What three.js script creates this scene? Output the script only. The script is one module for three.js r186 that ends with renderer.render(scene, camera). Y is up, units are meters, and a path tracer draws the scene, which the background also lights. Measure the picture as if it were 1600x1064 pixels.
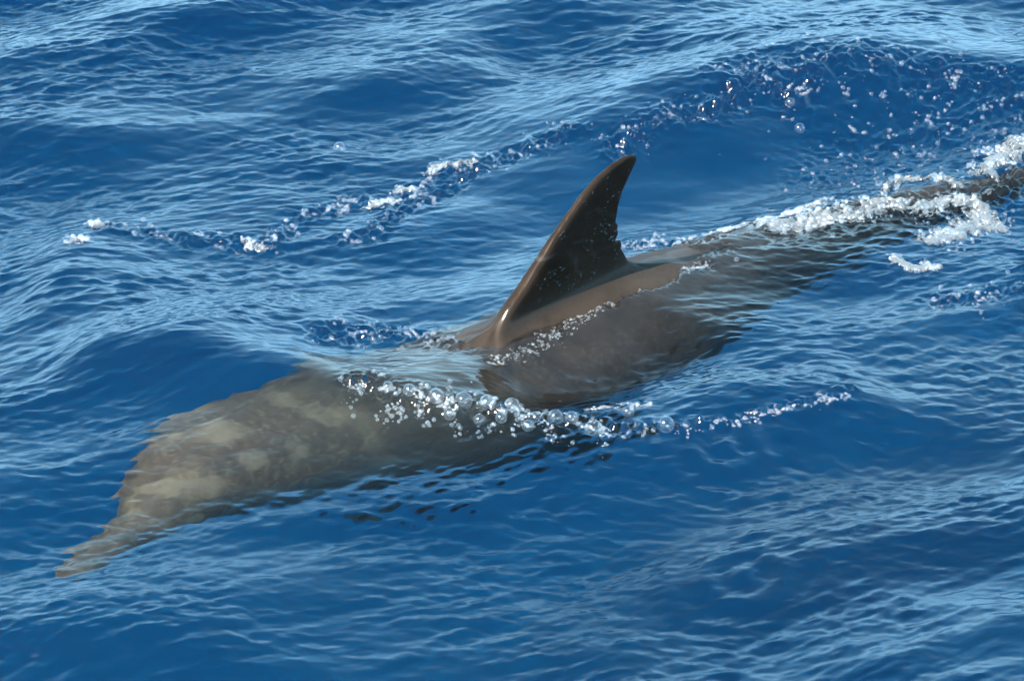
import * as THREE from 'three';
import { mergeGeometries } from 'three/addons/utils/BufferGeometryUtils.js';
import { createNoise2D, createNoise3D } from 'simplex-noise';

// ------------------------------------------------------------------ camera, sky, sun, exposure
const scene = new THREE.Scene();
const camera = new THREE.PerspectiveCamera(10.85, 1600 / 1064, 0.1, 5000);
const PITCH = THREE.MathUtils.degToRad(28), REACH = 7;
camera.position.set(0, REACH * Math.sin(PITCH), REACH * Math.cos(PITCH));
camera.lookAt(0, 0, 0);

const SUN = new THREE.Vector3(-0.54, 0.76, 0.44).normalize();          // high, from the left and a little behind the camera
const sun = new THREE.DirectionalLight(new THREE.Color(1, 0.93, 0.82), 5);
sun.name = 'sun';
sun.position.copy(SUN).multiplyScalar(30);
sun.castShadow = true;
sun.shadow.mapSize.set(2048, 2048);
Object.assign(sun.shadow.camera, { left: -4, right: 4, top: 4, bottom: -4, near: 1, far: 60 });
scene.add(sun, sun.target);

{ // clear maritime sky: deep blue overhead, paler towards the horizon, a bright haze round the sun
  const W = 512, H = 256, d = new Float32Array(W * H * 4);
  for (let j = 0; j < H; j++) for (let i = 0; i < W; i++) {
    const up = ((j + 0.5) / H - 0.5) * Math.PI, az = ((i + 0.5) / W - 0.5) * 2 * Math.PI;
    const y = Math.sin(up), x = Math.cos(az) * Math.cos(up), z = Math.sin(az) * Math.cos(up);
    const e = Math.max(0, y), t = 1 / (1 + (e / 0.53) ** 2.8), c = Math.max(-1, Math.min(1, x * SUN.x + y * SUN.y + z * SUN.z));
    const glow = 0.4 * Math.exp(-Math.acos(c) / 0.22) + 0.05 * Math.exp(-Math.acos(c) / 0.6);
    const k = (j * W + i) * 4;
    d[k] = 0.004 + 0.45 * t + glow; d[k + 1] = 0.07 + 0.79 * t + glow * 0.97; d[k + 2] = 0.19 + 0.96 * t + glow * 0.9; d[k + 3] = 1;
  }
  const sky = new THREE.DataTexture(d, W, H, THREE.RGBAFormat, THREE.FloatType);
  sky.mapping = THREE.EquirectangularReflectionMapping;
  sky.minFilter = sky.magFilter = THREE.LinearFilter;
  sky.needsUpdate = true;
  scene.background = sky; scene.environment = sky;
}
const renderer = new THREE.WebGLRenderer({ antialias: true });
renderer.setSize(1024, 680);
renderer.toneMapping = THREE.LinearToneMapping;
renderer.toneMappingExposure = 3.1;
renderer.shadowMap.enabled = true;

// ------------------------------------------------------------------ helpers
let seed = 20240611;
const rnd = () => { seed = (seed + 0x6d2b79f5) | 0; let t = Math.imul(seed ^ (seed >>> 15), 1 | seed); t = (t + Math.imul(t ^ (t >>> 7), 61 | t)) ^ t; return ((t ^ (t >>> 14)) >>> 0) / 4294967296; };
const gauss = () => Math.sqrt(-2 * Math.log(rnd() + 1e-9)) * Math.cos(6.2831853 * rnd());
const n2 = createNoise2D(rnd), n3 = createNoise3D(rnd);
const clamp = (x, a = 0, b = 1) => Math.min(b, Math.max(a, x));
const step = (a, b, x) => { const t = clamp((x - a) / (b - a)); return t * t * (3 - 2 * t); };
const smin = (a, b, k) => { const h = Math.max(k - Math.abs(a - b), 0) / k; return Math.min(a, b) - h * h * k * 0.25; };
const smax = (a, b, k) => -smin(-a, -b, k);
const used = new Map();
const numbered = (n) => { const k = used.get(n) ?? 0; used.set(n, k + 1); return k ? `${n}_${String(k).padStart(3, '0')}` : n; };
function tag(o, label, category, group, kind) {
  if (label) o.userData.label = label;
  if (category) o.userData.category = category;
  if (group) o.userData.group = group;
  if (kind) o.userData.kind = kind;
  return o;
}
function curve(pts, n = 48) {                                            // a smooth path over the water, [x, z] in metres
  const c = new THREE.CatmullRomCurve3(pts.map(([x, z]) => new THREE.Vector3(x, 0, z)), false, 'centripetal');
  return c.getSpacedPoints(n).map((p) => [p.x, p.z]);
}

// ------------------------------------------------------------------ the dolphin's measure (its own axes: u to the tail, y up, l to the camera's side)
const O = [0.1057, -0.0475], UX = 0.7332, UZ = -0.68;
const toU = (x, z) => (x - O[0]) * UX + (z - O[1]) * UZ, toL = (x, z) => -(x - O[0]) * UZ + (z - O[1]) * UX;
//           u      y      l     w      top    bottom
const SPINE = [
  [-1.215, -0.15, -0.03, 0.004, 0.004, 0.004], [-1.205, -0.15, -0.032, 0.024, 0.018, 0.018], [-1.17, -0.15, -0.038, 0.040, 0.028, 0.030],
  [-1.08, -0.15, -0.065, 0.044, 0.036, 0.036], [-1.01, -0.150, -0.090, 0.056, 0.050, 0.046], [-0.96, -0.148, -0.112, 0.086, 0.084, 0.06],
  [-0.88, -0.15, -0.138, 0.11, 0.113, 0.08], [-0.78, -0.16, -0.16, 0.137, 0.132, 0.105], [-0.64, -0.183, -0.165, 0.16, 0.144, 0.122],
  [-0.48, -0.213, -0.135, 0.17, 0.16, 0.112], [-0.34, -0.218, -0.07, 0.18, 0.196, 0.122], [-0.22, -0.182, -0.03, 0.19, 0.222, 0.14],
  [-0.05, -0.165, 0, 0.191, 0.222, 0.183], [0.12, -0.15, 0, 0.18, 0.214, 0.174], [0.25, -0.14, -0.004, 0.182, 0.2, 0.188],
  [0.4, -0.13, -0.01, 0.140, 0.172, 0.165], [0.58, -0.112, -0.004, 0.096, 0.14, 0.135], [0.78, -0.092, 0.03, 0.066, 0.108, 0.105],
  [0.96, -0.078, 0.07, 0.046, 0.08, 0.078], [1.12, -0.066, 0.1, 0.03, 0.056, 0.055], [1.24, -0.06, 0.115, 0.026, 0.042, 0.042],
  [1.42, -0.06, 0.13, 0.024, 0.03, 0.03], [1.5, -0.06, 0.135, 0.006, 0.006, 0.006],
];
function section(u) {                                                   // monotone interpolation of the table
  const n = SPINE.length;
  if (u <= SPINE[0][0]) return SPINE[0].slice(1);
  if (u >= SPINE[n - 1][0]) return SPINE[n - 1].slice(1);
  let i = 0;
  while (u > SPINE[i + 1][0]) i++;
  const a = SPINE[i], b = SPINE[i + 1], p = SPINE[Math.max(0, i - 1)], q = SPINE[Math.min(n - 1, i + 2)], d = b[0] - a[0], t = (u - a[0]) / d, out = [];
  for (let c = 1; c < 6; c++) {
    const s = (b[c] - a[c]) / d;
    let m0 = (b[c] - p[c]) / (b[0] - p[0] || d), m1 = (q[c] - a[c]) / (q[0] - a[0] || d);
    if (c > 2) { m0 = s * m0 <= 0 ? 0 : Math.sign(s) * Math.min(Math.abs(m0), 3 * Math.abs(s)); m1 = s * m1 <= 0 ? 0 : Math.sign(s) * Math.min(Math.abs(m1), 3 * Math.abs(s)); }
    const t2 = t * t, t3 = t2 * t;
    out.push((2 * t3 - 3 * t2 + 1) * a[c] + (t3 - 2 * t2 + t) * d * m0 + (-2 * t3 + 3 * t2) * b[c] + (t3 - t2) * d * m1);
  }
  return out;
}
const NS = 2600, S0 = -1.25, S1 = 1.55, TABLE = Array.from({ length: NS + 1 }, (_, i) => section(S0 + ((S1 - S0) * i) / NS));
const sectionAt = (u) => TABLE[Math.round(clamp((u - S0) / (S1 - S0)) * NS)];
function bodyTop(u, l) {
  if (u < -1.2 || u > 1.48) return -1;
  const [y, c, w, h] = sectionAt(u), q = (l - c) / w;
  return q * q >= 1 ? -1 : y + h * Math.sqrt(1 - q * q);
}

// ------------------------------------------------------------------ the shape of the sea
const RIDGES = [ // path, height, width on the camera's side, width beyond, heights along the path
  { p: [[-0.89, -0.351], [-0.839, -0.47], [-0.698, -0.607], [-0.544, -0.717], [-0.385, -0.814], [-0.194, -0.879], [0, -0.956], [0.226, -1.048], [0.429, -1.169], [0.577, -1.247], [0.752, -1.265], [0.941, -1.276], [1.098, -1.258], [1.265, -1.212], [1.5, -1.1]], a: [0.3, 0.35, 0.4, 0.45, 0.55, 0.6, 0.7, 0.85, 1, 1, 1, 0.8, 0.6, 0.5, 0], h: 0.085, f: 0.22, b: 0.26 },
  { p: [[-0.89, -0.4], [-0.887, -0.222], [-0.861, -0.029], [-0.812, 0.104], [-0.757, 0.168]], a: [1, 0.9, 0.6, 0.25, 0], h: 0.028, f: 0.09, b: 0.12 },
  { p: [[-1.05, 0.1], [-0.933, 0.124], [-0.795, 0.155], [-0.633, 0.186], [-0.483, 0.244], [-0.361, 0.287], [-0.215, 0.339], [-0.119, 0.37], [0, 0.399], [0.141, 0.438], [0.307, 0.423], [0.512, 0.361], [0.637, 0.282], [0.753, 0.206]], a: [0, 0.2, 0.65, 1.0, 1.05, 0.95, 0.9, 0.85, 0.8, 0.7, 0.6, 0.5, 0.4, 0], h: 0.052, f: 0.12, b: 0.23 },
  { p: [[-1.1, 0.02], [-0.9, 0.06], [-0.75, 0.09], [-0.6, 0.13], [-0.45, 0.19], [-0.3, 0.26]], a: [0, 0.6, 1, 0.9, 0.5, 0], h: 0.031, f: 0.25, b: 0.38 },   // the long back of the bow wave
  { p: [[0.37, 0.091], [0.559, 0.025], [0.752, -0.042], [1.016, -0.144], [1.124, -0.194], [1.4, -0.3]], a: [0, 0.7, 1, 1, 1, 1], h: 0.018, f: 0.07, b: 0.14 },
  { p: [[-0.487, -0.222], [-0.257, -0.251], [-0.078, -0.308], [0.133, -0.515], [0.353, -0.701], [0.553, -0.863], [0.752, -0.929], [1.1, -1.0]], a: [0.3, 0.6, 0.8, 1, 1, 0.8, 0.5, 0], h: -0.035, f: 0.2, b: 0.2 },
  { p: [[0.029, -1.312], [0.147, -1.393], [0.266, -1.468], [0.386, -1.505], [0.504, -1.498], [0.633, -1.423]], a: [0, 0.6, 1, 1, 0.8, 0], h: 0.045, f: 0.12, b: 0.25 },
  { p: [[-0.62, 0.56], [-0.4, 0.62], [-0.1, 0.62], [0.15, 0.66]], a: [0, 1, 1, 0], h: -0.018, f: 0.2, b: 0.14 },   // the dip over the head
  { p: [[-0.56, 0.10], [-0.44, 0.14], [-0.33, 0.185], [-0.22, 0.235], [-0.12, 0.26], [-0.02, 0.28]], a: [0, 0.6, 1, 1, 0.8, 0], h: -0.012, f: 0.07, b: 0.09 },   // the smooth hollow between the crest and the back
  { p: [[-0.06, 0.33], [0.04, 0.27], [0.14, 0.20], [0.25, 0.11], [0.38, -0.02]], a: [0, 0.9, 1, 0.8, 0], h: -0.055, f: 0.11, b: 0.10 },    // the dip along the flank
  { p: [[-0.949, 1.078], [-0.702, 1.064], [-0.431, 1.078], [-0.216, 1.058], [0, 1.024], [0.163, 1.032], [0.302, 1.078]], a: [0.4, 0.8, 0.8, 0.7, 1, 0.9, 0], h: 0.025, f: 0.09, b: 0.24 },   // the swells of the foreground
  { p: [[0.111, 0.862], [0.335, 0.824], [0.563, 0.772], [0.795, 0.715], [1.032, 0.643]], a: [0, 0.7, 1, 1, 1], h: 0.028, f: 0.1, b: 0.22 },
  { p: [[0.46, 1.2], [0.61, 1.122], [0.767, 1.047], [0.925, 1.009]], a: [0, 1, 1, 1], h: 0.026, f: 0.08, b: 0.2 },
  { p: [[-0.586, 0.772], [-0.454, 0.715], [-0.319, 0.688], [-0.137, 0.666], [0.057, 0.688]], a: [0, 0.9, 1, 0.9, 0], h: 0.019, f: 0.05, b: 0.07 },
  { p: [[-1.03, -0.92], [-0.8, -0.95], [-0.55, -1.04], [-0.34, -1.17], [-0.10, -1.31], [0.13, -1.37]], a: [1, 1, 1, 0.9, 0.9, 0], h: 0.034, f: 0.10, b: 0.26 },
  { p: [[-1.15, -1.29], [-0.94, -1.35], [-0.8, -1.48], [-0.56, -1.64]], a: [1, 1, 1, 0.6], h: 0.03, f: 0.1, b: 0.25 },
].map((r) => {
  const n = 40, pts = curve(r.p, n), box = [Math.min(...pts.map((q) => q[0])), Math.max(...pts.map((q) => q[0])), Math.min(...pts.map((q) => q[1])), Math.max(...pts.map((q) => q[1]))], m = 2.6 * Math.max(r.f, r.b);
  return { ...r, pts, n, box: [box[0] - m, box[1] + m, box[2] - m, box[3] + m] };
});
function ridges(x, z) {
  let sum = 0;
  for (const r of RIDGES) {
    if (x < r.box[0] || x > r.box[1] || z < r.box[2] || z > r.box[3]) continue;
    let best = 1e9, at = 0, side = 1;
    for (let i = 0; i < r.n; i++) {
      const a = r.pts[i], b = r.pts[i + 1], ex = b[0] - a[0], ez = b[1] - a[1], l2 = ex * ex + ez * ez, t = clamp(((x - a[0]) * ex + (z - a[1]) * ez) / l2), dx = x - a[0] - t * ex, dz = z - a[1] - t * ez, d = dx * dx + dz * dz;
      if (d < best) { best = d; at = (i + t) / r.n; side = (ex * dz - ez * dx) / (Math.sqrt(l2 * d) + 1e-9); }
    }
    const s = at * (r.a.length - 1), i = Math.min(r.a.length - 2, Math.floor(s)), amp = r.a[i] + (r.a[i + 1] - r.a[i]) * step(0, 1, s - i);
    const w = r.b + (r.f - r.b) * (0.5 + 0.5 * side), q = best / (w * w);
    sum += r.h * amp * Math.exp(-q);
  }
  return sum;
}
const WAVES = [];
{
  const add = (n, long, short, slope, spread, aim) => {
    for (let i = 0; i < n; i++) {
      const lam = long * Math.pow(short / long, (i + rnd()) / n), k = (2 * Math.PI) / lam, dir = aim + spread * gauss();
      WAVES.push({ lam, kx: k * Math.sin(dir), kz: k * Math.cos(dir), sx: Math.sin(dir), sz: Math.cos(dir), a: (slope * Math.SQRT2) / Math.sqrt(n) / k, ph: rnd() * 6.2832 });
    }
  };
  add(10, 2.6, 0.9, 0.058, 0.35, 0.42);
  add(22, 0.8, 0.25, 0.098, 0.40, 0.40);
  add(34, 0.22, 0.07, 0.066, 0.42, 0.25);
  add(60, 0.065, 0.028, 0.120, 0.36, 0.16);
  add(50, 0.027, 0.0135, 0.100, 0.42, 0.12);
  add(30, 0.05, 0.017, 0.060, 1.2, 0.1);
  WAVES.sort((p, q) => q.lam - p.lam);
}
const NW = WAVES.length, LAM = new Float64Array(NW), KX = new Float64Array(NW), KZ = new Float64Array(NW), SX = new Float64Array(NW), SZ = new Float64Array(NW), AM = new Float64Array(NW), PH = new Float64Array(NW);
WAVES.forEach((w, i) => { LAM[i] = w.lam; KX[i] = w.kx; KZ[i] = w.kz; SX[i] = w.sx; SZ[i] = w.sz; AM[i] = w.a; PH[i] = w.ph; });
const spot = (x, z, cx, cz, rx, rz = rx) => Math.exp(-(((x - cx) / rx) ** 2) - ((z - cz) / rz) ** 2);
const RINGS = [[0.40, 0.47, 0.10], [0.17, 0.56, 0.05], [0.40, 0.86, 0.11]].map(([x, z, r]) => ({ x, z, r }));
const ROUGH = new Map();                                                 // where bubbles break the surface the water is lumpy too: metres of path -> strength
function roughen(path, width, strength) {
  const c = 0.01;
  for (const [px, pz] of curve(path, 90)) {
    const m = Math.ceil((2.4 * width) / c), ci = Math.round(px / c), cj = Math.round(pz / c);
    for (let j = -m; j <= m; j++) for (let i = -m; i <= m; i++) {
      const k = (ci + i) * 4096 + cj + j, v = strength * Math.exp(-(((ci + i) * c - px) ** 2 + ((cj + j) * c - pz) ** 2) / (width * width));
      if (v > (ROUGH.get(k) ?? 0)) ROUGH.set(k, v);
    }
  }
}
function roughness(x, z) {
  const u = x / 0.01, v = z / 0.01, i = Math.floor(u), j = Math.floor(v), f = u - i, g = v - j, at = (a, b) => ROUGH.get((i + a) * 4096 + j + b) ?? 0;
  return (at(0, 0) * (1 - f) + at(1, 0) * f) * (1 - g) + (at(0, 1) * (1 - f) + at(1, 1) * f) * g;
}
const ROWS = {
  long: [[-0.86, -0.485], [-0.791, -0.455], [-0.712, -0.449], [-0.645, -0.44], [-0.599, -0.44], [-0.531, -0.41], [-0.465, -0.515], [-0.428, -0.576], [-0.376, -0.607], [-0.331, -0.654], [-0.282, -0.623], [-0.23, -0.67], [-0.151, -0.781], [-0.082, -0.804]],
  slant: [[-0.355, -0.44], [-0.297, -0.47], [-0.254, -0.57], [-0.163, -0.695], [-0.076, -0.804], [0, -0.856], [0.083, -0.909], [0.125, -0.929]],
  face: [[0.214, -0.856], [0.257, -0.896], [0.351, -0.996], [0.385, -0.979], [0.436, -1.003], [0.541, -1.127], [0.623, -1.072], [0.66, -1.155]],
  waterline: [[-0.037, 0.173], [0.012, 0.145], [0.062, 0.098], [0.124, 0.025], [0.188, -0.056], [0.254, -0.133], [0.332, -0.194], [0.40, -0.24]],
  crest: [[-0.287, 0.331], [-0.214, 0.361], [-0.131, 0.385], [-0.047, 0.399], [0.035, 0.419], [0.118, 0.443], [0.188, 0.452]],
  thin: [[0.188, 0.452], [0.283, 0.438], [0.343, 0.414], [0.427, 0.385], [0.512, 0.356], [0.587, 0.312], [0.644, 0.277]],
  ahead: [[-0.36, 0.07], [-0.3, 0.05], [-0.24, 0.03], [-0.18, 0.04], [-0.1, 0.1]],
  beyond: [[0.5, -1.15], [0.75, -1.2], [1.0, -1.15], [1.2, -1.05]], rough: [[0.7, -0.8], [0.85, -0.95], [1.05, -1.0], [1.2, -1.0]],
  behind: [[0.26, -0.45], [0.33, -0.42], [0.40, -0.38]], edge: [[0.85, -0.15], [0.95, -0.16], [1.05, -0.2]],
};
roughen(ROWS.long, 0.03, 0.9); roughen(ROWS.slant, 0.03, 0.9); roughen(ROWS.face, 0.035, 1.1); roughen(ROWS.waterline, 0.013, 1.1); roughen(ROWS.crest, 0.03, 1.5); roughen(ROWS.thin, 0.013, 1.2);
roughen(ROWS.ahead, 0.035, 1.1); roughen(ROWS.beyond, 0.08, 0.55); roughen(ROWS.rough, 0.10, 0.5); roughen(ROWS.behind, 0.045, 1.0); roughen(ROWS.edge, 0.03, 1.0);
roughen([[0.527, -0.449], [0.649, -0.485], [0.789, -0.57], [0.95, -0.58], [1.1, -0.8]], 0.07, 1.0);
const out3 = [0, 0, 0];
function sea(x, z, s) {                                                 // moved x, height, moved z; s = the finest detail wanted
  const near = Math.abs(x) < 2.2 && z > -2.6 && z < 2.2;
  let u = 9, l = 9, calm = 1, chaos = 0, y = 0;
  if (near) {
    u = toU(x, z); l = toL(x, z);
    y += ridges(x, z);
    calm = 1 - 0.62 * spot(x, z, 0.33, -0.72, 0.42, 0.30) - 0.45 * spot(x, z, -0.02, -0.42, 0.3, 0.28) - 0.35 * spot(x, z, -0.25, 0.22, 0.3, 0.1) - 0.38 * spot(x, z, -0.62, 0.44, 0.3, 0.26);
    chaos = roughness(x, z);
  }
  const wx = x + 0.03 * n2(x * 1.3, z * 1.3 + 7), wz = z + 0.03 * n2(x * 1.3 + 31, z * 1.3), patch = clamp(0.92 + 0.55 * n2(x * 1.1 + z * 0.5, z * 1.9 - 4) + 0.3 * n2(x * 3.1 + 9, z * 5 + 2), 0.5, 1.6);
  let dx = 0, dz = 0;
  for (let i = 0; i < NW; i++) {
    const lam = LAM[i];
    if (lam < 2 * s) break;
    let a = AM[i] * (lam < 4 * s ? (lam - 2 * s) / (2 * s) : 1);
    if (lam < 0.23) a *= lam < 0.066 ? patch * calm : 0.5 * (1 + patch) * (0.4 + 0.6 * calm);
    const p = KX[i] * (lam < 0.23 ? wx : x) + KZ[i] * (lam < 0.23 ? wz : z) + PH[i];
    y += a * Math.cos(p);
    const q = lam > 0.03 ? a * 0.4 * Math.sin(p) : 0;
    dx -= q * SX[i]; dz -= q * SZ[i];
  }
  if (near) {
    if (chaos > 0.02) {
      const n = n2(x * 9, z * 9) * 0.008 + (0.5 - Math.abs(n2(x * 17 + 3, z * 17))) * 0.010 + n2(x * 32, z * 32) * 0.0050 + n2(x * 60, z * 60) * 0.0028;
      y += chaos * n;
    }
    for (const r of RINGS) {
      const d = Math.hypot(x - r.x, z - r.z) / r.r;
      if (d < 3) y += 0.003 * Math.exp(-d * d * 0.7) * Math.cos(d * 9.5) * (r.r / 0.1);
    }
    // the water heaps up over the body and runs off its back
    if (u > -1.3 && u < 1.45 && Math.abs(l) < 0.6) {
      const c = sectionAt(u)[1], side = l - c;
      y += (0.026 * step(-0.30, -0.10, u) * (1 - step(0.75, 1.2, u))) * Math.exp(-((side - 0.05) * (side - 0.05)) / (side > 0.05 ? 0.016 : 0.010));
      const top = bodyTop(u, l);
      if (top > -0.3) {
        const bare = step(-0.30, -0.22, u + 0.03 * n2(l * 20, 3)) * (1 - step(0.20, 0.46, u + 0.07 * n2(l * 22, u * 12) + 0.03 * n2(u * 60, l * 60))), edge = 0.055 + 0.012 * n2(u * 14, 1) + 0.006 * n2(u * 50, 5);
        const film = 0.007 - bare * (0.05 * (1 - step(edge - 0.03, edge + 0.02, side)));
        y = smax(y, top + film + (y > top ? 0 : 0), 0.03) ;
      }
    }
  }
  out3[0] = x + dx; out3[1] = y; out3[2] = z + dz;
  return out3;
}
const waterY = (x, z) => sea(x, z, 0.02)[1];

const water = new THREE.MeshPhysicalMaterial({ color: 0xffffff, roughness: 0.14, transmission: 1, thickness: 4, ior: 1.333, attenuationColor: new THREE.Color().setRGB(0.34, 0.67, 0.82), attenuationDistance: 1 });
{
  const axis = (lo, hi, d, far) => {                                      // fine steps where the camera looks, ever longer ones to the horizon
    const mid = [], up = [], down = [];
    for (let v = lo; v <= hi + 1e-9; v += d) mid.push(v);
    for (let s = d, v = mid[mid.length - 1]; v < far;) { s *= 1.17; v += s; up.push(v); }
    for (let s = d, v = lo; v > -far;) { s *= 1.17; v -= s; down.unshift(v); }
    return [...down, ...mid, ...up];
  };
  const X = axis(-1.30, 1.30, 0.0027, 1500), Z = axis(-1.86, 1.36, 0.0034, 1500), nx = X.length, nz = Z.length, p = new Float32Array(nx * nz * 3);
  for (let j = 0; j < nz; j++) for (let i = 0; i < nx; i++) {
    const s = Math.max(X[Math.min(i + 1, nx - 1)] - X[Math.max(i - 1, 0)], Z[Math.min(j + 1, nz - 1)] - Z[Math.max(j - 1, 0)]) / 2, o = sea(X[i], Z[j], Math.max(0.0035, s)), k = (j * nx + i) * 3;
    p[k] = o[0]; p[k + 1] = o[1]; p[k + 2] = o[2];
  }
  const idx = new Uint32Array((nx - 1) * (nz - 1) * 6);
  for (let j = 0, k = 0; j < nz - 1; j++) for (let i = 0; i < nx - 1; i++, k += 6) {
    const a = j * nx + i, b = a + 1, c = a + nx, d = c + 1;
    idx[k] = a; idx[k + 1] = c; idx[k + 2] = b; idx[k + 3] = b; idx[k + 4] = c; idx[k + 5] = d;
  }
  const g = new THREE.BufferGeometry();
  g.setAttribute('position', new THREE.BufferAttribute(p, 3));
  g.setIndex(new THREE.BufferAttribute(idx, 1));
  g.computeVertexNormals();
  const m = new THREE.Mesh(g, water);
  m.name = 'sea_water'; m.castShadow = m.receiveShadow = true;
  tag(m, 'deep blue rippled sea surface all round the dolphin', null, null, 'structure');
  scene.add(m);
  console.log('sea', nx, nz, nx * nz);
}
{ // added flat sheet: its blue stands for light scattered up by the sea
  const g = new THREE.PlaneGeometry(3000, 3000, 8, 8).rotateX(-Math.PI / 2);
  const m = new THREE.Mesh(g, new THREE.MeshStandardMaterial({ color: new THREE.Color().setRGB(0.0, 0.152, 0.180), roughness: 1 }));
  m.name = 'deep_blue_sheet'; m.position.y = -1.6; m.receiveShadow = true;
  tag(m, 'added blue sheet standing in for light scattered up from the open sea', null, null, 'structure');
  scene.add(m);
}

// ------------------------------------------------------------------ the dolphin
const FIN = [[-0.30, -0.06], [-0.245, 0.02], [-0.193, 0.072], [-0.161, 0.105], [-0.121, 0.138], [-0.08, 0.176], [-0.041, 0.213], [-0.001, 0.247], [0.04, 0.280], [0.08, 0.304], [0.12, 0.319], [0.152, 0.3255], [0.173, 0.325], [0.186, 0.318], [0.188, 0.306], [0.173, 0.284], [0.150, 0.251], [0.139, 0.222], [0.134, 0.196], [0.1325, 0.189], [0.1385, 0.186], [0.139, 0.170], [0.1395, 0.160], [0.1330, 0.153], [0.1335, 0.149], [0.1465, 0.147], [0.1505, 0.137], [0.1475, 0.128], [0.155, 0.117], [0.166, 0.097], [0.188, 0.078], [0.215, 0.064], [0.26, 0.045], [0.34, -0.02], [0.34, -0.06]];
function finDist(u, y) {
  let d = 1e9, inside = false;
  for (let i = 0, j = FIN.length - 1; i < FIN.length; j = i++) {
    const [ax, ay] = FIN[j], [bx, by] = FIN[i], ex = bx - ax, ey = by - ay, t = clamp(((u - ax) * ex + (y - ay) * ey) / (ex * ex + ey * ey)), dx = u - ax - t * ex, dy = y - ay - t * ey;
    d = Math.min(d, dx * dx + dy * dy);
    if ((by > y) !== (ay > y) && u < ((ax - bx) * (y - by)) / (ay - by) + bx) inside = !inside;
  }
  return inside ? -Math.sqrt(d) : Math.sqrt(d);
}
function finChord(y) {
  let lo = 9, hi = -9;
  for (let i = 0, j = FIN.length - 1; i < FIN.length; j = i++) {
    const [ax, ay] = FIN[j], [bx, by] = FIN[i];
    if ((by > y) !== (ay > y)) { const u = ((ax - bx) * (y - by)) / (ay - by) + bx; lo = Math.min(lo, u); hi = Math.max(hi, u); }
  }
  return [lo, hi];
}
function finHalf(u, y) {                                                // half the fin's thickness there
  const [lo, hi] = finChord(y), c = hi > lo ? clamp((u - lo) / (hi - lo)) : 0.5, d = Math.max(0, -finDist(u, y));
  const T = 0.0055 + 0.0115 * clamp((0.33 - y) / 0.26) ** 1.1;
  return T * Math.sqrt(1 - Math.exp(-d / 0.005)) * (1 - 0.72 * c * c) + 0.001;
}
const limb = (p, a, b, ra, rb, flat) => {                                // flattened tapered capsule, flat = [axis squeeze in y]
  const ex = b[0] - a[0], ey = b[1] - a[1], ez = b[2] - a[2], px = p[0] - a[0], py = p[1] - a[1], pz = p[2] - a[2], t = clamp((px * ex + py * ey + pz * ez) / (ex * ex + ey * ey + ez * ez));
  const dx = px - ex * t, dy = (py - ey * t) / flat, dz = pz - ez * t;
  return (Math.sqrt(dx * dx + dy * dy + dz * dz) - (ra + (rb - ra) * t)) * 0.5;
};
function bodyField(u, y, l) {
  const [cy, cl, w, ht, hb] = sectionAt(u), dl = (l - cl) / w, dy = (y - cy) / (y > cy ? ht : hb), q = Math.sqrt(dl * dl + dy * dy);
  let f = (q - 1) * Math.min(w, ht, hb);
  if (u < -1.215) f = Math.hypot(Math.max(f, 0), -1.215 - u);
  if (u > 1.5) f = Math.hypot(Math.max(f, 0), u - 1.5);
  const p = [u, y, l];
  if (u > -0.85 && u < -0.05 && y < -0.1) {
    f = smin(f, limb(p, [-0.62, -0.27, -0.10], [-0.46, -0.34, -0.07], 0.055, 0.04, 0.3), 0.03);
    f = smin(f, limb(p, [-0.46, -0.34, -0.07], [-0.33, -0.37, -0.03], 0.042, 0.012, 0.3), 0.02);
    f = smin(f, limb(p, [-0.62, -0.27, -0.26], [-0.46, -0.36, -0.36], 0.055, 0.04, 0.3), 0.03);
    f = smin(f, limb(p, [-0.46, -0.36, -0.36], [-0.32, -0.42, -0.42], 0.042, 0.012, 0.3), 0.02);
  }
  if (u > 1.2) for (const s of [-1, 1]) {
    f = smin(f, limb(p, [1.42, -0.06, 0.13], [1.54, -0.055, 0.14 + s * 0.15], 0.05, 0.045, 0.22), 0.03);
    f = smin(f, limb(p, [1.54, -0.055, 0.14 + s * 0.15], [1.63, -0.05, 0.14 + s * 0.26], 0.045, 0.010, 0.22), 0.02);
  }
  return f;
}
const skin = new THREE.MeshPhysicalMaterial({ vertexColors: true, roughness: 0.5, clearcoat: 0.14, clearcoatRoughness: 0.14, ior: 1.4, specularIntensity: 0.2 });
const dolphin = new THREE.Group();
dolphin.name = 'dolphin';
dolphin.position.set(O[0], 0, O[1]);
dolphin.rotation.y = Math.atan2(-UZ, UX);
tag(dolphin, 'grey dolphin swimming at the surface with its nicked dorsal fin out of the water', 'dolphin');
scene.add(dolphin);
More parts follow.
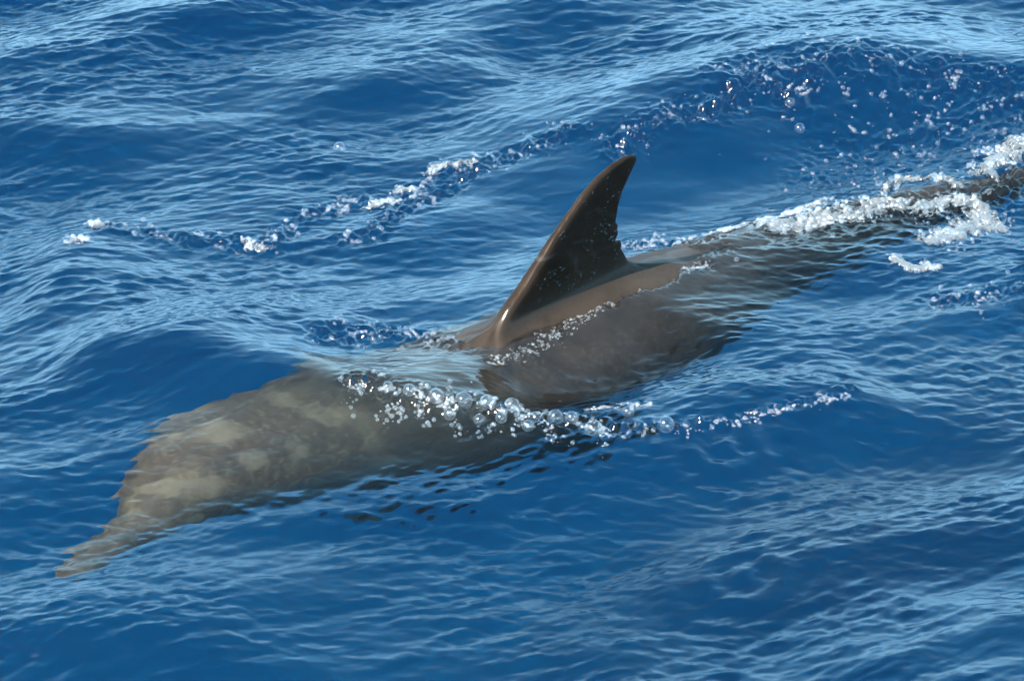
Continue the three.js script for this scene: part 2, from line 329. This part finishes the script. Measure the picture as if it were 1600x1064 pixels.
{
  const line = (lo, hi, at) => { const v = [lo]; while (v[v.length - 1] < hi) v.push(v[v.length - 1] + at(v[v.length - 1])); return v; };
  const A = line(-1.24, 1.68, (u) => (u > -0.32 && u < 0.32 ? 0.0032 : 0.0075)), B = line(-0.43, 0.34, (y) => (y > 0.0 ? 0.0032 : 0.0075)), C = line(-0.58, 0.44, (l) => (Math.abs(l + 0.00001) < 0.034 ? 0.0022 : 0.007));
  const na = A.length, nb = B.length, nc = C.length, F = new Float32Array(na * nb * nc), at = (i, j, k) => (i * nb + j) * nc + k;
  for (let i = 0; i < na; i++) {
    const u = A[i], sec = sectionAt(u), fin = u > -0.44 && u < 0.46;
    for (let j = 0; j < nb; j++) {
      const y = B[j], high = fin && y > -0.16, d2 = high ? finDist(u, y) : 9, th = high && d2 < 0.1 ? finHalf(u, y) : 0, far = y > sec[0] + sec[2] + 0.08 && !high && u < 1.2;
      for (let k = 0; k < nc; k++) {
        const l = C[k];
        if (far) { F[at(i, j, k)] = 0.05; continue; }
        let f = bodyField(u, y, l);
        if (d2 < 0.1 && Math.abs(l) < 0.2) {
          const flare = 0.055 * Math.exp(-Math.max(0, y - 0.05) / 0.022) * (1 - step(0.0, 0.06, d2)) ;
          f = smin(f, smax(Math.abs(l) - th, d2, 0.003), 0.022 * (1 - step(0.04, 0.09, d2)) + 1e-4 + flare);
        }
        F[at(i, j, k)] = f;
      }
    }
  }
  // surface nets over the uneven grid
  const id = new Int32Array(na * nb * nc).fill(-1), pos = [], idx = [];
  for (let i = 0; i < na - 1; i++) for (let j = 0; j < nb - 1; j++) for (let k = 0; k < nc - 1; k++) {
    let mask = 0, n = 0, sx = 0, sy = 0, sz = 0;
    const v = [];
    for (let c = 0; c < 8; c++) { const f = F[at(i + (c & 1), j + ((c >> 1) & 1), k + (c >> 2))]; v.push(f); if (f < 0) mask |= 1 << c; }
    if (mask === 0 || mask === 255) continue;
    for (let c = 0; c < 8; c++) for (const b of [1, 2, 4]) {
      if (c & b) continue;
      const e = c | b;
      if ((v[c] < 0) === (v[e] < 0)) continue;
      const t = v[c] / (v[c] - v[e]);
      sx += (c & 1) + (b === 1 ? t : 0); sy += ((c >> 1) & 1) + (b === 2 ? t : 0); sz += (c >> 2) + (b === 4 ? t : 0); n++;
    }
    id[at(i, j, k)] = pos.length / 3;
    pos.push(A[i] + (sx / n) * (A[i + 1] - A[i]), B[j] + (sy / n) * (B[j + 1] - B[j]), C[k] + (sz / n) * (C[k + 1] - C[k]));
  }
  const quad = (a, b, c, d, flip) => { if (a < 0 || b < 0 || c < 0 || d < 0) return; if (flip) idx.push(a, c, b, a, d, c); else idx.push(a, b, c, a, c, d); };
  for (let i = 1; i < na - 1; i++) for (let j = 1; j < nb - 1; j++) for (let k = 1; k < nc - 1; k++) {
    const s = F[at(i, j, k)] < 0;
    if (s !== F[at(i + 1, j, k)] < 0) quad(id[at(i, j - 1, k - 1)], id[at(i, j, k - 1)], id[at(i, j, k)], id[at(i, j - 1, k)], !s);
    if (s !== F[at(i, j + 1, k)] < 0) quad(id[at(i - 1, j, k - 1)], id[at(i - 1, j, k)], id[at(i, j, k)], id[at(i, j, k - 1)], !s);
    if (s !== F[at(i, j, k + 1)] < 0) quad(id[at(i - 1, j - 1, k)], id[at(i, j - 1, k)], id[at(i, j, k)], id[at(i - 1, j, k)], !s);
  }
  const g = new THREE.BufferGeometry();
  g.setAttribute('position', new THREE.Float32BufferAttribute(pos, 3));
  g.setIndex(idx);
  g.computeVertexNormals();
  // the skin: dark fin and cape, paler flanks and belly, old rake marks, mottled pale patches on a head painted paler for sunlight missing under water
  const n = pos.length / 3, col = new Float32Array(n * 3), rakes = [];
  for (let i = 0; i < 16; i++) {
    const u = -0.16 + 0.3 * rnd(), y = 0.1 + 0.2 * rnd(), a = -0.9 + 0.5 * gauss(), len = 0.015 + 0.03 * rnd();
    for (let m = 0; m < 1 + rnd(); m++) rakes.push([u + m * 0.005, y + m * 0.003, u + m * 0.005 + len * Math.cos(a), y + m * 0.003 + len * Math.sin(a), 0.15 + 0.3 * rnd()]);
  }
  const mix = (a, b, t) => [a[0] + (b[0] - a[0]) * t, a[1] + (b[1] - a[1]) * t, a[2] + (b[2] - a[2]) * t];
  for (let i = 0; i < n; i++) {
    const u = pos[i * 3], y = pos[i * 3 + 1], l = pos[i * 3 + 2], [cy, cl, w, ht] = sectionAt(u), rel = (y - cy) / ht;
    const m = n3(u * 9, y * 9, l * 9) * 0.5 + n3(u * 24, y * 24, l * 24) * 0.3 + n3(u * 70, y * 70, l * 70) * 0.2;
    let c = mix([0.022, 0.0155, 0.0110], [0.037, 0.0275, 0.0205], clamp(0.5 + m * 0.8));
    c = mix(c, [0.026, 0.021, 0.018], step(0.55, 0.0, rel + 0.25 * m));
    c = mix(c, [0.17, 0.175, 0.165], step(-0.15, -0.6, rel + 0.2 * m));
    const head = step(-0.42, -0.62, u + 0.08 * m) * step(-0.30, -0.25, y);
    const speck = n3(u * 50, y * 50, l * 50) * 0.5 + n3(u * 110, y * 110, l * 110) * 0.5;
    c = mix(c, [0.068, 0.047, 0.032], head * 0.9);  // head skin painted paler in place of sunlight lost under water
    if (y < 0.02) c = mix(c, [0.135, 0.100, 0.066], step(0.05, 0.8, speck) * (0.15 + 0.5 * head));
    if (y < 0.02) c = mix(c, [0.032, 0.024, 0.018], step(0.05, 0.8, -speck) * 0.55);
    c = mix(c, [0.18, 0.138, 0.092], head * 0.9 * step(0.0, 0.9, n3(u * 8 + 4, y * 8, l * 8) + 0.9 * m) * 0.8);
    if (y > 0.05) {
      const dark = step(0.055, 0.13, y + 0.03 * m - 0.02 * (u + 0.02) + 0.03 * step(0.1, 0.2, u) * -1);
      c = mix(c, mix([0.012, 0.006, 0.003], [0.022, 0.0125, 0.007], clamp(0.5 + 0.8 * m)), dark);
      if (u > -0.24 && u < 0.2) for (const r of rakes) {
        const ex = r[2] - r[0], ey = r[3] - r[1], t = clamp(((u - r[0]) * ex + (y - r[1]) * ey) / (ex * ex + ey * ey)), d = Math.hypot(u - r[0] - t * ex, y - r[1] - t * ey);
        if (d < 0.0028) c = mix(c, [0.06, 0.052, 0.045], r[4] * (1 - d / 0.0028));
      }
    }
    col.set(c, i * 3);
  }
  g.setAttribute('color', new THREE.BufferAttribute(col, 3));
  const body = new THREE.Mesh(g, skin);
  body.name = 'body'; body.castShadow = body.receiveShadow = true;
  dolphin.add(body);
  console.log('body', n, idx.length / 3, na, nb, nc);
  // eyes, and the beads of water on the fin
  for (const s of [-1, 1]) {
    const [cy, cl, w] = sectionAt(-0.9), e = new THREE.Mesh(new THREE.SphereGeometry(0.011, 14, 10), new THREE.MeshPhysicalMaterial({ color: 0x0b0908, roughness: 0.15 }));
    e.name = 'eye'; e.position.set(-0.9, cy - 0.03, cl + s * (w * 0.955)); e.castShadow = true;
    dolphin.add(e);
  }
  const beads = [];
  for (let t = 0; t < 5000 && beads.length < 150; t++) {
    const u = -0.22 + 0.42 * rnd(), y = 0.085 + 0.24 * rnd(), d = -finDist(u, y);
    if (d < 0.004 || n2(u * 14 + 50, y * 14) + 0.4 * n2(u * 40, y * 40) < 0.28 + (d < 0.02 && u > 0.1 ? -0.6 : 0)) continue;
    const th = finHalf(u, y), a = 0.0006 + 0.0009 * rnd() ** 2, q = new THREE.Quaternion().setFromEuler(new THREE.Euler(0, 0, gauss() * 0.5 + 0.9));
    beads.push(new THREE.Matrix4().compose(new THREE.Vector3(u, y, th), q, new THREE.Vector3(a * (1 + 1.6 * rnd()), a, a * 0.8)));
  }
  const bm = new THREE.InstancedMesh(new THREE.IcosahedronGeometry(1, 2), new THREE.MeshPhysicalMaterial({ color: 0xffffff, roughness: 0.12, transmission: 1, thickness: 0, ior: 1.9 }), beads.length);
  beads.forEach((mt, i) => bm.setMatrixAt(i, mt));
  bm.name = 'water_beads'; bm.userData.kind = 'stuff'; bm.castShadow = true;
  dolphin.add(bm);
}

// ------------------------------------------------------------------ bubbles and foam lying on the water
const film = new THREE.MeshPhysicalMaterial({ color: 0xffffff, roughness: 0.2, transmission: 1, thickness: 0, ior: 1.65 });
const froth = new THREE.MeshPhysicalMaterial({ color: new THREE.Color().setRGB(0.27, 0.295, 0.31), vertexColors: true, roughness: 0.3, transmission: 0.5, thickness: 0, clearcoat: 0.5, clearcoatRoughness: 0.1, side: THREE.DoubleSide });
const ball = new THREE.SphereGeometry(1, 14, 10), fine = new THREE.SphereGeometry(1, 28, 20);
const V = new THREE.Vector3(), Q = new THREE.Quaternion(), SC = new THREE.Vector3();
function instanced(name, geometry, material, spots, label, category, group) {  // spots: [x, y, z, r, squash]
  const m = new THREE.InstancedMesh(geometry, material, spots.length), M = new THREE.Matrix4();
  spots.forEach(([x, y, z, r, q = 1], i) => m.setMatrixAt(i, M.compose(V.set(x, y, z), Q, SC.set(r, r * q, r))));
  m.name = numbered(name); m.castShadow = m.receiveShadow = true;
  tag(m, label, category, group, 'stuff');
  scene.add(m);
  return m;
}
function along(path, width, n, rmin, rmax, clump = 0) {                  // bubbles scattered along a path, in clumps
  const pts = curve(path, 120), spots = [];
  for (let t = 0; t < n * 30 && spots.length < n; t++) {
    const s = rnd() * 120, i = Math.min(119, Math.floor(s)), f = s - i, x = pts[i][0] + (pts[i + 1][0] - pts[i][0]) * f + gauss() * width, z = pts[i][1] + (pts[i + 1][1] - pts[i][1]) * f + gauss() * width;
    if (clump && n2(x * 16 + 5, z * 16) + 0.4 * n2(x * 40, z * 40) < clump * 0.5) continue;
    const r = rmin + (rmax - rmin) * Math.pow(rnd(), 2.3);
    spots.push([x, waterY(x, z) + r * 0.25, z, r]);
  }
  return spots;
}
const rows = [
  ['bubble_row', ROWS.long, 0.028, 270, 0.001, 0.0065, 0.6, 'long row of small bubbles behind the left end of the wake, left of the dorsal fin'],
  ['bubble_row', ROWS.slant, 0.027, 170, 0.001, 0.006, 0.55, 'slanting row of small bubbles left of the dorsal fin, nearer than the long one'],
  ['bubble_row', ROWS.face, 0.03, 200, 0.0012, 0.006, 0.3, 'loose row of glinting bubbles on the steep wave face above the dorsal fin'],
  ['bubble_row', ROWS.waterline, 0.009, 800, 0.0008, 0.0035, 0, 'dense glittering row of bubbles along the waterline below the dorsal fin'],
  ['bubble_row', ROWS.crest, 0.029, 950, 0.0008, 0.005, 0.35, 'dense band of bubbles on the near crest below the dolphin'],
  ['bubble_row', ROWS.thin, 0.011, 230, 0.0012, 0.005, 0.1, 'thin row of bubbles running right from the band on the near crest'],
  ['bubble_row', ROWS.ahead, 0.03, 150, 0.0012, 0.006, 0.3, 'scattered bubbles in the water just ahead of the dorsal fin'],
];
for (const [name, path, width, n, a, b, clump, label] of rows) instanced(name, ball, film, along(path, width, n, a, b, clump), label, 'bubbles');
instanced('bubble_field', ball, film, [...along(ROWS.beyond, 0.07, 300, 0.0012, 0.006, 0.5), ...along(ROWS.rough, 0.08, 300, 0.0012, 0.006, 0.5)], 'wide scatter of glinting bubbles on the rough water right of the wake, beyond the tail', 'bubbles');
instanced('bubble_field', ball, film, along(ROWS.behind, 0.05, 140, 0.0012, 0.006, 0.3), 'cluster of sparkling bubbles in the blue water just behind the dorsal fin', 'bubbles');
instanced('bubble_field', ball, film, along(ROWS.edge, 0.03, 110, 0.0012, 0.006, 0.3), 'small scatter of bubbles at the right edge below the tail foam', 'bubbles');

function worley(x, z, cell) {                                            // domes of packed bubbles
  const u = x / cell, v = z / cell, i = Math.floor(u), j = Math.floor(v);
  let top = 0;
  for (let b = -1; b <= 1; b++) for (let a = -1; a <= 1; a++) {
    let h = Math.imul(i + a, 374761393) ^ Math.imul(j + b, 668265263); h = Math.imul(h ^ (h >>> 13), 1274126177); h ^= h >>> 16;
    const px = (h & 255) / 255, pz = ((h >> 8) & 255) / 255, r = 0.35 + 0.5 * (((h >> 16) & 255) / 255), d = (i + a + px - u) ** 2 + (j + b + pz - v) ** 2;
    if (d < r * r) top = Math.max(top, Math.sqrt(r * r - d));
  }
  return top * cell;
}
function lace(paths, width, lump, open, ox, oz) {                         // a torn skin of froth over the lumpy water, with holes
  const c = 0.0017, pts = paths.flatMap((p) => curve(p, 60)), m = width * 2.2, x0 = Math.min(...pts.map((p) => p[0])) - m, x1 = Math.max(...pts.map((p) => p[0])) + m, z0 = Math.min(...pts.map((p) => p[1])) - m, z1 = Math.max(...pts.map((p) => p[1])) + m;
  const nx = Math.ceil((x1 - x0) / c) + 1, nz = Math.ceil((z1 - z0) / c) + 1, id = new Int32Array(nx * nz).fill(-1), pos = [], idx = [], col = [];
  for (let j = 0; j < nz; j++) for (let i = 0; i < nx; i++) {
    const x = x0 + i * c, z = z0 + j * c;
    let d = 1e9;
    for (const p of pts) d = Math.min(d, (x - p[0]) ** 2 + (z - p[1]) ** 2);
    const wx = x + 0.012 * n2(x * 25 + 3, z * 25), wz = z + 0.012 * n2(x * 25, z * 25 + 8);
    const net = 1 - Math.abs(n2(wx * 34 + 2, wz * 34)) * 1.3, mask = 1.15 * Math.exp(-d / (width * width)) - open + 0.42 * n2(wx * 18, wz * 18) + 0.33 * (net - 0.5) + 0.22 * n2(wx * 90, wz * 90);
    if (mask < 0) continue;
    const thick = Math.min(1, mask / 0.5), bub = worley(wx, wz, 0.009) * 0.28 * step(-0.2, 0.5, n2(x * 30, z * 30 + 40)) + worley(wx + 3, wz, 0.0048) * 0.4;
    id[j * nx + i] = pos.length / 3;
    pos.push(x - ox, waterY(x, z) - 0.0012 + thick * (0.002 + bub + lump * (0.5 + 0.5 * n2(wx * 22 + 9, wz * 22))), z - oz);
    const k = 0.35 + 0.65 * thick * (0.75 + 0.25 * n2(x * 120, z * 120));
    col.push(k, k, k);
  }
  for (let j = 0; j < nz - 1; j++) for (let i = 0; i < nx - 1; i++) {
    const a = id[j * nx + i], b = id[j * nx + i + 1], d = id[(j + 1) * nx + i], e = id[(j + 1) * nx + i + 1];
    if (a >= 0 && b >= 0 && d >= 0) idx.push(a, d, b);
    if (b >= 0 && d >= 0 && e >= 0) idx.push(b, d, e);
  }
  if (!idx.length) return null;
  const g = new THREE.BufferGeometry();
  g.setAttribute('position', new THREE.Float32BufferAttribute(pos, 3));
  g.setAttribute('color', new THREE.Float32BufferAttribute(col, 3));
  g.setIndex(idx);
  g.computeVertexNormals();
  return g;
}
function patch(paths, width, n, r0, r1, label, lump = 0.003, open = 0.42) {
  const o = new THREE.Group(), [ox, oz] = paths[0][0];
  o.name = numbered('foam_patch');
  o.position.set(ox, 0, oz);
  tag(o, label, 'foam');
  const g = lace(paths, width, lump, open, ox, oz);
  if (g) { const m = new THREE.Mesh(g, froth); m.name = 'froth'; m.castShadow = m.receiveShadow = true; o.add(m); }
  const spots = paths.flatMap((p) => along(p, width * 0.9, Math.round(n / paths.length), r0, r1, 0.2));
  const m = instanced('clear_bubbles', ball, film, spots.map(([x, y, z, r]) => [x - ox, y + lump * rnd() * 0.8, z - oz, r]));
  o.add(m); m.name = 'clear_bubbles';
  scene.add(o);
}
patch([[[-0.895, -0.352], [-0.88, -0.36]]], 0.012, 57, 0.0018, 0.006, 'small white foam clump at the far left tip of the wake');
patch([[[-0.855, -0.44], [-0.845, -0.47]]], 0.013, 40, 0.0018, 0.006, 'small clear foam clump beside the one at the left tip of the wake');
patch([[[-0.55, -0.43], [-0.52, -0.40]]], 0.015, 72, 0.0018, 0.006, 'foam clump in the middle of the long bubble row');
patch([[[-0.29, -0.61], [-0.26, -0.63]]], 0.017, 83, 0.0018, 0.006, 'pale foam clump left of the dorsal fin, the lower of a pair');
patch([[[-0.24, -0.70], [-0.215, -0.705]]], 0.014, 52, 0.0018, 0.006, 'pale foam clump left of the dorsal fin, the upper of a pair');
patch([[[-0.17, -0.78], [-0.12, -0.80], [-0.08, -0.81]]], 0.012, 50, 0.0018, 0.006, 'stretched foam strip at the upper end of the bubble row left of the fin');
patch([[[0.41, -0.40], [0.426, -0.401], [0.475, -0.455], [0.531, -0.515], [0.596, -0.582], [0.661, -0.645]]], 0.009, 286, 0.0018, 0.006, 'narrow white foam streak slanting up right from behind the dorsal fin');
patch([[[0.527, -0.449], [0.58, -0.455], [0.649, -0.485], [0.717, -0.515], [0.789, -0.57], [0.84, -0.546]]], 0.03, 506, 0.0018, 0.006, 'frothy mass of foam and clear bubbles lying along the tail stock', 0.005, 0.55);
patch([[[0.854, -0.552], [0.927, -0.607], [0.977, -0.582], [1.009, -0.515]], [[0.98, -0.54], [0.925, -0.47], [0.866, -0.41]]], 0.025, 330, 0.0018, 0.006, 'bright white foam fan at the right beside the tail');
patch([[[0.771, -0.314], [0.807, -0.285], [0.864, -0.293]]], 0.011, 92, 0.0018, 0.006, 'thin scrap of white foam lying apart below the tail foam');
patch([[[1.012, -0.765], [1.063, -0.846], [1.113, -0.912]]], 0.035, 220, 0.0018, 0.006, 'foam at the right edge of the picture over the end of the tail', 0.008, 0.6);
patch([[[0.783, -0.654], [0.844, -0.727], [0.911, -0.717], [0.947, -0.67]]], 0.02, 92, 0.0018, 0.006, 'glassy splash of clear bubbles rising above the tail', 0.015, 0.8);
patch([[[0.14, 0.36], [0.2, 0.33]], [[0.235, 0.35], [0.25, 0.345]]], 0.010, 52, 0.0018, 0.006, 'short foam scrap in the blue water between the flank and the near crest', 0.002, 0.7);

// single bubbles large enough to tell apart
const bubble = new THREE.Mesh(fine, film);
bubble.castShadow = true;
function single(x, z, r, label, group) {
  const b = bubble.clone();
  b.name = numbered('bubble'); b.scale.setScalar(r); b.position.set(x, waterY(x, z) + r * 0.3, z);
  tag(b, label, 'bubble', group);
  scene.add(b);
}
single(-0.375, -0.885, 0.0135, 'large clear bubble floating alone on the far wave left of the fin');
single(0.283, 0.435, 0.016, 'large clear bubble dome at the right end of the near crest band');
single(0.15, 0.452, 0.018, 'large bright bubble dome where the near crest band thins out');
single(0.215, 0.385, 0.012, 'clear bubble lying just behind the near crest, right of the flank');
single(0.615, -1.055, 0.011, 'clear bubble on the steep wave face above the tail, the upper one of two');
single(0.632, -0.985, 0.012, 'clear bubble on the steep wave face above the tail, the lower one of two');
for (const [x, z, r] of [[-0.14, 0.375, 0.015], [-0.09, 0.372, 0.017], [-0.045, 0.38, 0.016], [0.0, 0.385, 0.015], [-0.19, 0.37, 0.012], [0.045, 0.40, 0.014], [0.08, 0.42, 0.015], [0.11, 0.425, 0.013], [-0.06, 0.42, 0.012], [-0.115, 0.415, 0.012], [0.03, 0.445, 0.012], [-0.02, 0.43, 0.011], [-0.23, 0.355, 0.010]])
  single(x, z, r, 'clear bubble dome crowded among others on the near crest below the dolphin', 'bubble domes crowded on the near crest');

renderer.render(scene, camera);
